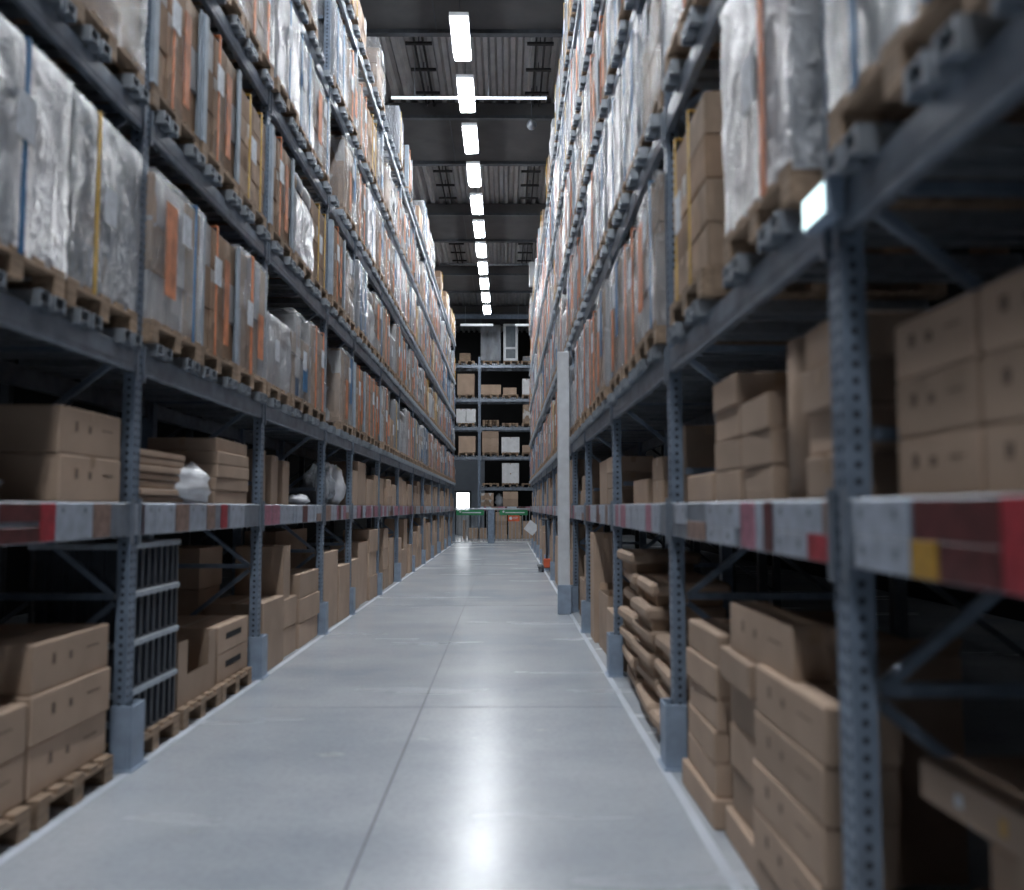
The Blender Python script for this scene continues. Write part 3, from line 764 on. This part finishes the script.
for k_, lb in ((0, 'lower'), (1, 'upper')):
    r = carton(XL - .33, 7.45, Z0 + .225 * k_, .6, .80, .222, f'low brown tray carton with a hand slot before the second left upright, {lb}', g, face=1)
    b_ = MB(); b_.box(.3, .302, -.2, .2, .10, .15); obj('hand_slot', b_.mesh('hand_slot', ['hollow']), r)
# left third bay
stack('left', 8.18, 8.98, 0.0, 1, .66, .55, .0, 'large brown carton', 'floor just beyond the second left upright', g)
stack('left', 8.2, 8.85, 0.0, 3, .39, .4, .6, 'tall shaded carton', 'behind the large carton past the second left upright', g)
stack('left', 9.02, 9.62, 0.0, 2, .30, .55, .02, 'brown carton', 'middle floor stack of the third left bay', g)
stack('left', 9.02, 9.32, 0.602, 1, .55, .5, .02, 'narrow upright brown carton', 'atop the middle stack of the third left bay', g)
stack('left', 9.68, 10.70, 0.0, 3, .27, .55, .0, 'long brown carton', 'last floor stack of the third left bay', g)
# left fourth bay
stack('left', 10.95, 11.85, 0.0, 1, .98, .5, .0, 'tall pale brown carton', 'floor in the narrow fourth left bay', g)
stack('left', 11.9, 12.65, 0.0, 1, .75, .5, .0, 'squat brown carton', 'floor in the narrow fourth left bay', g)
stack('left', 11.0, 12.6, 0.0, 1, 1.25, .4, .6, 'broad shaded carton', 'at the back of the fourth left bay floor', g)

# right floor, bay between the first two uprights
carton(XR + .22, 4.66, 0, .46, .72, .142, 'low base carton under the narrow five-high stack at right', g)
stack('right', 4.32, 4.98, Z0, 5, .156, .26, .02, 'flat pale brown carton', 'narrow stack beside the second right upright', g)
carton(XR + .18, 3.95, 0, .3, .58, .142, 'low base carton under the tallest right floor stack', g)
carton(XR + .15, 3.24, 0, .28, .74, .142, 'low base carton beside the near right upright', g)
carton(XR + .52, 3.75, .142, .4, .8, .84, 'open shaded carton behind the topmost box of the right floor stack', g, open_=True)
stack('right', 3.68, 4.2, Z0, 3, .20, .24, .06, 'recessed brown carton', 'tall right floor stack near the middle', g)
carton(XR + .13, 3.95, .751, .24, .52, .14, 'flat brown carton under the topmost box of the right floor stack', g)
carton(XR + .13, 3.68, .893, .17, .88, .215, 'topmost brown carton of the tall right floor stack', g, marks=1, face=-1)
for k_ in range(4):
    carton(XR + .125 + .004 * k_, 3.26 - .012 * k_, Z0 + .192 * k_, .25, .78 , .189, f'long brown carton in the right floor stack beside the near upright, {POS[4][3-k_]}', g, marks=1, face=-1)
# right floor, near corner
carton(1.62, 1.97, 0, .80, .75, .56, 'brown carton in the bottom right corner beneath the angled flat carton', g)
carton(1.43, 2.13, .56, .40, .30, .145, 'small pale carton under the long flat carton at bottom right', g)
carton(1.60, 1.66, .56, .75, .52, .212, 'brown carton at the bottom right picture corner', g, tape=False)
r = carton(1.44, 1.92, .775, .62, .97, .105, 'long flat pale carton lying at bottom right, topmost of its pile', g, rz=.04)
b_ = MB(); b_.box(-.3115, -.31, .28, .31, .035, .065); obj('sticker', b_.mesh('sticker', ['paper']), r, label='small white sticker')
b_ = MB(); b_.box(-.3115, -.31, .10, .125, .03, .07); obj('sticker', b_.mesh('sticker', ['card_yellow']), r, label='small yellow sticker')
carton(1.16, 2.33, 0, .26, .24, .42, 'small pale carton low beside the near right upright', g)

# right second bay: stacks of empty pallets
def tray_pile(y0, n, off, what, w=.78):
    for k_ in range(n):
        b_ = MB(); b_.cbox(-.24, .24, -w / 2 + .05, w / 2 - .05, 0, .075, .006, 1)  # darker base colour paints in the shade of the gaps between trays
        b_.cbox(-.29, .29, -w / 2, w / 2, .075, .166, .022, 0)
        r = obj('lidded_tray', b_.mesh('lidded_tray', ['kraft', 'kraft_in'])); r.location = (XR + .30 + off + R.uniform(-.03, .03), y0 + w / 2 + R.uniform(-.03, .03), .168 * k_); r.rotation_euler = (0, 0, R.uniform(-.05, .05))
        nm = ['lowest', 'second', 'third', 'fourth', 'fifth', 'sixth', 'seventh', 'eighth'][k_]
        tag(r, f'brown lidded tray, {what}, {nm} from the floor', 'tray', 'lidded trays at right')
tray_pile(5.50, 4, .0, 'lower pile past the second right upright', .66)
tray_pile(6.25, 6, .0, 'taller pile past the second right upright')
tray_pile(7.12, 7, .02, 'farther pile past the second right upright')
# right third bay
stack('right', 8.35, 9.1, 0, 2, .26, .5, .03, 'brown carton', 'low floor stack past the third right upright', g)
carton(XR + .3, 9.55, 0, .5, .75, .62, 'open pale carton on the floor past the third right upright', g, open_=True)
carton(XR + .15, 10.35, 0, .28, .5, 1.25, 'tall narrow brown carton standing before the pale column', g)
stack('right', 11.2, 11.9, 0, 3, .3, .5, .05, 'brown carton', 'floor stack just before the pale column', g)
stack('right', 12.0, 12.75, 0, 1, .55, .5, .05, 'squat brown carton', 'floor beside the pale column', g)

# lowest shelf goods
g1 = 'cartons on the lowest shelves'; zs = LV[0] + .001
# left nearest bay
stack('left', 4.44, 5.16, zs, 2, .25, 1.0, .02, 'big brown carton', 'lowest shelf before the first left upright', g1, marks=1)
# left second bay
for k_ in range(7):
    carton(XL - .34 + R.uniform(-.02, .02), 5.85 + R.uniform(-.03, .03), zs + .05 * k_, .6, .85, .042, f'flat folded brown carton on the left lowest shelf, {["lowest","second","third","fourth","fifth","sixth","topmost"][k_]} of seven', 'folded flat cartons', tape=False)
stack('left', 6.88, 7.72, zs, 5, .105, .55, .02, 'flat tan carton', 'lowest shelf before the second left upright', g1)
# left third bay: three upright cartons
for q, (ya, lb) in enumerate(((8.2, 'nearest'), (8.66, 'middle'), (9.12, 'farthest'))):
    carton(XL - .32, ya + .14, zs, .5, .26, .52 - .03 * q, f'narrow upright brown carton on the third left bay lowest shelf, {lb}', g1)
stack('left', 9.9, 10.6, zs, 2, .2, .5, .5, 'grey-brown carton', 'back of the third left bay lowest shelf', g1)
# right nearest bay: printed cartons in rows
for c, (ya, yb, nm) in enumerate(((2.01, 2.44, 'column beside the near right upright'), (1.57, 2.0, 'second column from the near right upright'), (1.13, 1.56, 'column at the right picture edge'))):
    for k_ in range(3):
        carton(1.36, (ya + yb) / 2, zs + .163 * k_, .52, yb - ya - .006, .160, f'printed brown carton, {nm}, {POS[3][2-k_]}', g1, marks=1, face=-1, rz=R.uniform(-.008, .008), tape=False)
# right second bay
stack('right', 2.70, 3.06, zs, 4, .149, .5, .05, 'large brown carton', 'lowest shelf beside the near right upright', g1)
r = empty('cardboard_roll', (XR + .22, 3.24, zs)); tag(r, 'upright rolled brown cardboard on the lowest right shelf between carton stacks', 'cardboard roll')
b_ = MB(); n = 26
vs = []
for z in (0, .60):
    for i in range(n * 2):
        a = i * 4 * math.pi / (2 * n - 1); rad = .165 - .018 * i / (2 * n); vs.append((rad * math.cos(a), rad * math.sin(a) * .85, z))
N = 2 * n
b_.add(vs, [(i, i + 1, N + i + 1, N + i) for i in range(N - 1)]); me = b_.mesh('sheet', ['kraft'], True)
o = obj('sheet', me, r); md = o.modifiers.new('thickness', 'SOLIDIFY'); md.thickness = .005; md.offset = 0
b_ = MB(); b_.cyl((0, 0, .0), (0, 0, .59), .035, 14); obj('core_tube', b_.mesh('core_tube', ['kraft_in'], True), r)
stack('right', 3.46, 3.90, zs, 3, .145, .4, .05, 'small brown carton', 'lowest shelf between the roll and the taller stack', g1)
stack('right', 3.93, 4.40, zs, 4, .148, .4, .05, 'small tan carton', 'taller stack past the roll on the lowest shelf', g1)
stack('right', 4.46, 5.12, zs, 1, .155, .4, .05, 'single low tan carton', 'lowest shelf before the second right upright', g1)
# right third bay
carton(XR + .3, 5.75, zs, .3, .34, .50, 'tall narrow brown carton on the shelf past the second right upright', g1)
stack('right', 6.2, 6.6, zs, 2, .17, .4, .10, 'small brown carton', 'third right bay lowest shelf', g1)
stack('right', 6.9, 7.6, zs, 1, .2, .4, .1, 'wide brown carton', 'third right bay lowest shelf, far end', g1)
stack('right', 8.6, 9.1, zs, 3, .16, .4, .05, 'small tan carton', 'fourth right bay lowest shelf, nearer stack', g1)
stack('right', 9.2, 9.9, zs, 1, .48, .4, .05, 'tall brown carton', 'fourth right bay lowest shelf, farther one', g1)
stack('right', 11.3, 12.2, zs, 2, .2, .4, .05, 'brown carton', 'shelf just before the pale column', g1)

# further bays: seeded stacks on the floor and the lowest shelf
rnd = random.Random(77)
for side, Y_, start in (('left', LY, 4), ('right', RY, 5)):
    for bi in range(start, len(Y_) - 1):
        for lev, where in ((0, 'floor'), (1, 'lowest shelf')):
            y = Y_[bi] + .14; k_ = 0
            names = ['nearest', 'second', 'third', 'fourth', 'fifth']
            while y < Y_[bi + 1] - .35 and k_ < 5:
                w = min(rnd.uniform(.45, .85), Y_[bi + 1] - .03 - y)
                if rnd.random() < .92:
                    tot = rnd.uniform(.6, 1.3) if lev == 0 else rnd.uniform(.3, .72)
                    rows = rnd.choice([1, 1, 2, 3]) if bi < 8 else rnd.choice([1, 1, 2])
                    ad = {1: 'tall brown carton', 2: 'brown carton', 3: 'low brown carton'}[rows]
                    stack(side, y, y + w, 0 if lev == 0 else zs, rows, tot / rows, .45, rnd.uniform(0, .06), ad, f'{side} rack {where}, {ORD[bi]} bay, {names[k_]} stack', 'cartons in the far bays')
                y += w + rnd.uniform(.01, .12); k_ += 1

# plastic bags
def bag(cx, cy, z, sx, sy, sz, label, seed, m_='bag'):
    b_ = MB(); n, k2 = 22, 14; vs, fs = [], []
    for j in range(k2 + 1):
        t = math.pi * j / k2
        for i in range(n):
            p = 2 * math.pi * i / n; v = Vector((math.sin(t) * math.cos(p), math.sin(t) * math.sin(p), math.cos(t)))
            d_ = 1 + .35 * noise.noise(v * 2.3 + Vector((seed, 0, 0))) + .12 * noise.noise(v * 7 + Vector((0, seed, 0)))
            q = v * d_; vs.append((q.x * sx, q.y * sy, max(0, (q.z * .9 + .72)) * sz))
    for j in range(k2):
        for i in range(n): fs.append((j * n + i, (j + 1) * n + i, (j + 1) * n + (i + 1) % n, j * n + (i + 1) % n))
    b_.add(vs, fs)
    o = obj('plastic_bag', b_.mesh('plastic_bag', [m_], True)); o.location = (cx, cy, z)
    tag(o, label, 'plastic bag', 'white plastic bags on the left shelf'); return o
bag(XL - .12, 6.45, zs, .15, .40, .17, 'crumpled white plastic bag beside the flat cartons on the left shelf', 1.3)
bag(XL - .18, 3.85, zs, .14, .30, .10, 'low clear plastic wrapping at the left picture edge on the shelf', 4.1, 'film_grey')
bag(XL - .12, 9.95, zs, .12, .38, .07, 'flat white plastic bag on the third left bay lowest shelf', 7.7)
bag(XL - .2, 11.4, zs, .2, .3, .30, 'grey lumpy plastic bag on the fourth left bay lowest shelf', 9.2, 'film_grey')
bag(XL - .2, 12.2, zs, .2, .3, .36, 'upright white plastic bag on the fourth left bay lowest shelf', 12.5)

# small lit sign bracketed to the near right upright
r = empty('lit_shelf_sign', (XR - .012, 2.60, H + .855)); tag(r, 'small glowing pale teal panel on the near right upright below the second shelf', 'lit sign')
b_ = MB(); b_.cbox(-.055, 0, -.11, .10, 0, .115, .006); obj('housing', b_.mesh('housing', ['guard']), r)
b_ = MB(); b_.box(-.058, -.055, -.095, .085, .012, .102); obj('panel', b_.mesh('panel', ['lit_sign']), r)

# ------------------------------------------------------------------ end rack
EX = [-4.18, -1.38, 1.42]
for i in range(3):
    lv = range(6) if i > 0 else [2, 3, 4, 5]
    if i == 2: lv = range(6)
    r = rack_bay('end', EX[i], 2.8, ['steel rack bay facing the aisle end, above the daylit doorway', 'steel rack bay facing the aisle end, middle one', 'steel rack bay facing the aisle end, right one'][i], rand_cards(2.8, rnd), levels=lv, guard=False, both=(i == 2))
def px(x): return (x - 506) * 43.0 / F
def ez(y): return H - (y - 507) * 43.0 / F
def end_carton(xa, xb, yt, z0, label, m_='kraft', rows=1, off=.0, depth=.9):
    a, c = px(xa), px(xb); top = ez(yt); h = (top - z0) / rows
    for k_ in range(rows):
        lab = label if rows == 1 else f'{label}, {POS[rows][rows-1-k_]}'
        r_ = carton((a + c) / 2, 43.0 + depth / 2 + off, z0 + k_ * h, c - a, depth, h - .004, lab, 'cartons on the end rack', m_=m_, rz=0)
    return r_
def end_pallet(xa, z, label, group='pallets on the end rack'):
    r = obj('wooden_pallet', PAL); r.location = (px(xa), 43.0 - .02, z); tag(r, label, 'pallet', group); return r
C6, C5, C4, C3, C2 = [LV[i] + .064 for i in (5, 4, 3, 2, 1)]
lvl = {6: C6, 5: C5, 4: C4, 3: C3, 2: C2}; nmz = {6: 'top', 5: 'fifth', 4: 'fourth', 3: 'third', 2: 'second'}
for lv, xs_ in ((6, (458, 482.5, 503, 521)), (5, (458, 482.5, 502, 522)), (4, (458, 482.5, 502, 522)), (3, (458, 482.5, 502, 522)), (2, (482.5, 502, 522))):
    for q, xx in enumerate(xs_):
        nm = (['left of the post', 'first right of the post', 'second right of the post', 'at the right edge'] if len(xs_) == 4 else ['first right of the post', 'second right of the post', 'at the right edge'])[q]
        end_pallet(xx, lvl[lv], f'wooden pallet on the end rack {nmz[lv]} shelf, {nm}')
p_ = .146
end_carton(459, 470, 352, C6 + p_, 'small heap carton on the end rack top shelf at left', 'wood', depth=.6)
ts = end_carton(480.5, 500.5, 324, C6 + p_, 'very tall grey-brown filmed stack on the end rack top shelf', 'pack_grey')
hh = ez(323) - C6 - p_; b_ = MB(); b_.cbox(px(480.3) - px(490.5), px(500.7) - px(490.5), -.47, .47, .004, hh, .03); obj('stretch_film', b_.mesh('stretch_film', ['film_grey']), ts)
# white framed cabinet with two dark panels
a, c = px(503.2), px(518); z0, z1 = C6 + p_, ez(322)
r = empty('framed_cabinet', ((a + c) / 2, 43.0, z0)); tag(r, 'tall white framed cabinet with dark panels on the end rack top shelf', 'cabinet')
w, h = (c - a) / 2, z1 - z0
b_ = MB(); b_.box(-w, w, .03, .6, 0, h, 1); b_.cbox(-w, -w + .13, -.02, .03, 0, h, .01); b_.cbox(w - .13, w, -.02, .03, 0, h, .01)
for (za, zb) in ((0, .12), (h * .31, h * .37), (h - .12, h)): b_.cbox(-w + .13, w - .13, -.02, .03, za, zb, .01)
obj('frame', b_.mesh('frame', ['white', 'dark_steel']), r)
for (za, zb) in ((.12, h * .31), (h * .37, h - .12)):
    b_ = MB(); b_.box(-w + .13, w - .13, .012, .03, za, zb)
    obj('panel', b_.mesh('panel', ['glass_dark']), r)
end_carton(523, 530, 355, C6 + p_, 'small grey carton at the right edge of the end rack top shelf', 'pack_grey')
end_carton(457, 474, 373, C5 + .147, 'large tan carton on the end rack fifth shelf at left')
end_carton(480.8, 500.8, 384, C5 + p_, 'low wide carton on the end rack fifth shelf', 'kraft')
end_carton(503, 516.5, 387, C5 + p_, 'low carton second on the end rack fifth shelf')
end_carton(522.5, 531, 378, C5 + p_, 'white filmed carton at the end rack fifth shelf edge', 'pure_white')
end_carton(456, 465.5, 408.5, C4 + p_, 'white-filmed carton on the end rack fourth shelf, left twin', 'pure_white')
end_carton(466, 475.5, 408.5, C4 + p_, 'white-filmed carton on the end rack fourth shelf, right twin', 'pure_white')
end_carton(523, 532, 404, C4 + p_, 'tall tan carton at the right edge of the end rack fourth shelf', 'pack_tan')
r = end_pallet(482.5, C4 + .148, 'upper empty wooden pallet stacked on another, end rack fourth shelf')
end_carton(458.5, 475.5, 436, C3 + p_, 'large tan carton on the end rack third shelf at left')
end_carton(482, 498.5, 431, C3 + p_, 'brown carton on the end rack third shelf', rows=3)
end_carton(501.5, 519.5, 437, C3 + p_, 'bright white filmed carton on the end rack third shelf', 'pure_white')
end_carton(522.5, 531, 445, C3 + p_, 'small tan carton at the end rack third shelf edge')
end_carton(502, 519, 463, C2 + p_, 'pale filmed carton on the end rack second shelf', 'pure_white', rows=2)
end_carton(481, 493.5, 493, LV[0] + .002, 'orange-brown carton on the end rack lowest shelf', 'pack_tan', rows=2)
end_carton(503, 518, 491.5, LV[0] + .002, 'brown carton on the end rack lowest shelf, right of the gap', rows=2)
bg = bag(px(499), 43.3, LV[0] + .002, .2, .2, .38, 'grey plastic bag between cartons on the end rack lowest shelf', 3.3, 'film_grey')
end_carton(495.5, 507, 512, .0, 'flat tan carton on the floor under the end rack', rows=6)
end_carton(509, 521.5, 516, .0, 'large tan carton with white dots on the floor under the end rack')
end_carton(523, 533, 521, .0, 'brown carton on the floor at the end rack right edge')
end_carton(468, 487, 528, .0, 'low pale wide carton on the floor beneath the end rack doorway bay')
end_carton(463, 466, 520, .0, 'slim brown carton on the floor near the far doorway', depth=.4)

# ------------------------------------------------------------------ barrier gate across the aisle
YB = 37.6
r = empty('barrier_gate', (-.7, YB, 0)); tag(r, 'grey steel barrier gate with thin bars across the aisle end', 'barrier')
bx = lambda p: (p - 506) * YB / F + .7
b_ = MB(); b_.cbox(bx(449), bx(531), -.04, .04, 1.44, 1.50, .008); obj('top_rail', b_.mesh('top_rail', ['galv']), r)
for (p, q) in ((451, 488), (494, 530)):
    b_ = MB(); b_.cyl((bx(p), 0, .05), (bx(q), 0, .05), .022, 8); obj('bottom_rail', b_.mesh('bottom_rail', ['white']), r)
for p in [451 + 3.6 * i for i in range(11)] + [494.5 + 3.5 * i for i in range(11)]:
    b_ = MB(); b_.cyl((bx(p), 0, .05), (bx(p), 0, 1.44), .014, 6); obj('bar', b_.mesh('bar', ['galv']), r)
b_ = MB(); b_.cbox(bx(488), bx(494.5), -.1, .1, 0, 1.44, .015); obj('post', b_.mesh('post', ['steel']), r)
for (p, q) in ((456.5, 484), (499.5, 527.5)):
    b_ = MB(); b_.cbox(bx(p), bx(q), -.075, -.05, 1.20, 1.43, .004); sgn_ = obj('sign_board', b_.mesh('sign_board', ['green']), r, label='green sign board with a pale stripe')
    b_ = MB(); b_.box(bx(p + 6), bx(q - 3), -.08, -.0755, 1.29, 1.33); b_.cyl((bx(p + 4), -.0755, 1.35), (bx(p + 4), -.08, 1.35), .045, 12); obj('sign_stripe', b_.mesh('sign_stripe', ['paper']), sgn_)
b_ = MB(); b_.cbox(bx(508), bx(519.5), -.075, -.05, .94, 1.19, .004); s_ = obj('orange_sign', b_.mesh('orange_sign', ['sign_orange']), r, label='orange sign with a white round emblem')
b_ = MB(); b_.cyl((bx(510.7), -.0755, 1.07), (bx(510.7), -.08, 1.07), .07, 16); b_.box(bx(513.2), bx(518), -.08, -.0755, 1.10, 1.12); b_.box(bx(513.2), bx(517.5), -.08, -.0755, 1.04, 1.055); obj('emblem', b_.mesh('emblem', ['paper']), s_)

# loose sheets leaning by the right rack end
r = obj('leaning_board', None) if False else None
b_ = MB(); b_.cbox(-.01, .01, -.35, .35, 0, 1.5, .003)
o = obj('leaning_board', b_.mesh('leaning_board', ['kraft'])); o.location = (XR + .35, 36.4, 0); o.rotation_euler = (0, .0, .3)
tag(o, 'tall narrow brown board standing at the far end of the right rack', 'board')
b_ = MB(); b_.cbox(-.19, .19, -.006, .006, -.19, .19, .003)
b_.cyl((0, .006, 0), (.5, .03, .1), .012, 6, 0)
o = obj('white_placard', b_.mesh('white_placard', ['white'])); o.location = (.86, 29.5, .85); o.rotation_euler = (0, math.radians(38), 0)
tag(o, 'tilted white placard sticking out from the far right rack', 'placard')
# hand pallet truck parked at right
r = empty('pallet_truck', (.98, 21.0, 0)); tag(r, 'dark pallet truck handle and orange-marked base beside the far right rack', 'pallet truck')
b_ = MB(); b_.cyl((0, 0, .2), (-.02, -.1, 1.25), .025, 8); b_.cyl((-.14, -.1, 1.25), (.1, -.1, 1.25), .018, 8); obj('handle', b_.mesh('handle', ['crate']), r)
b_ = MB(); b_.cbox(-.08, .10, -.06, .1, .1, .32, .02); obj('pump_body', b_.mesh('pump_body', ['sign_orange']), r)
for s in (-.1, .1):
    b_ = MB(); b_.cyl((s - .03, 0, .085), (s + .03, 0, .085), .085, 16); obj('wheel', b_.mesh('wheel', ['crate']), r)
for s in (-.14, .14):
    b_ = MB(); b_.cbox(s - .06, s + .06, .1, 1.1, .07, .12, .01); obj('fork', b_.mesh('fork', ['dark_steel']), r)

# ------------------------------------------------------------------ light, world, camera
w = bpy.data.worlds.new('World'); S.world = w; w.use_nodes = True
w.node_tree.nodes['Background'].inputs[0].default_value = (.35, .42, .55, 1); w.node_tree.nodes['Background'].inputs[1].default_value = .02
cam = bpy.data.cameras.new('camera'); co = bpy.data.objects.new('camera', cam); COL.objects.link(co); S.camera = co
cam.sensor_width = 36; cam.lens = 36 * F / 1024; cam.clip_end = 200; cam.clip_start = .05
pitch = math.atan((507 - 445) / F); yaw = -math.atan((512 - 506) / F)
co.location = (0, 0, H); co.rotation_euler = (math.pi / 2 + pitch, 0, yaw)
cam.dof.use_dof = True; cam.dof.focus_distance = 28; cam.dof.aperture_fstop = 1.1
S.view_settings.view_transform = 'Standard'; S.view_settings.look = 'None'; S.view_settings.gamma = 1
S.view_settings.use_curve_mapping = False; S.view_settings.exposure = 0.36
S.cycles.use_denoising = True
S.cycles.max_bounces = 8; S.cycles.diffuse_bounces = 4; S.cycles.glossy_bounces = 3; S.cycles.transparent_max_bounces = 12; S.cycles.sample_clamp_indirect = 6
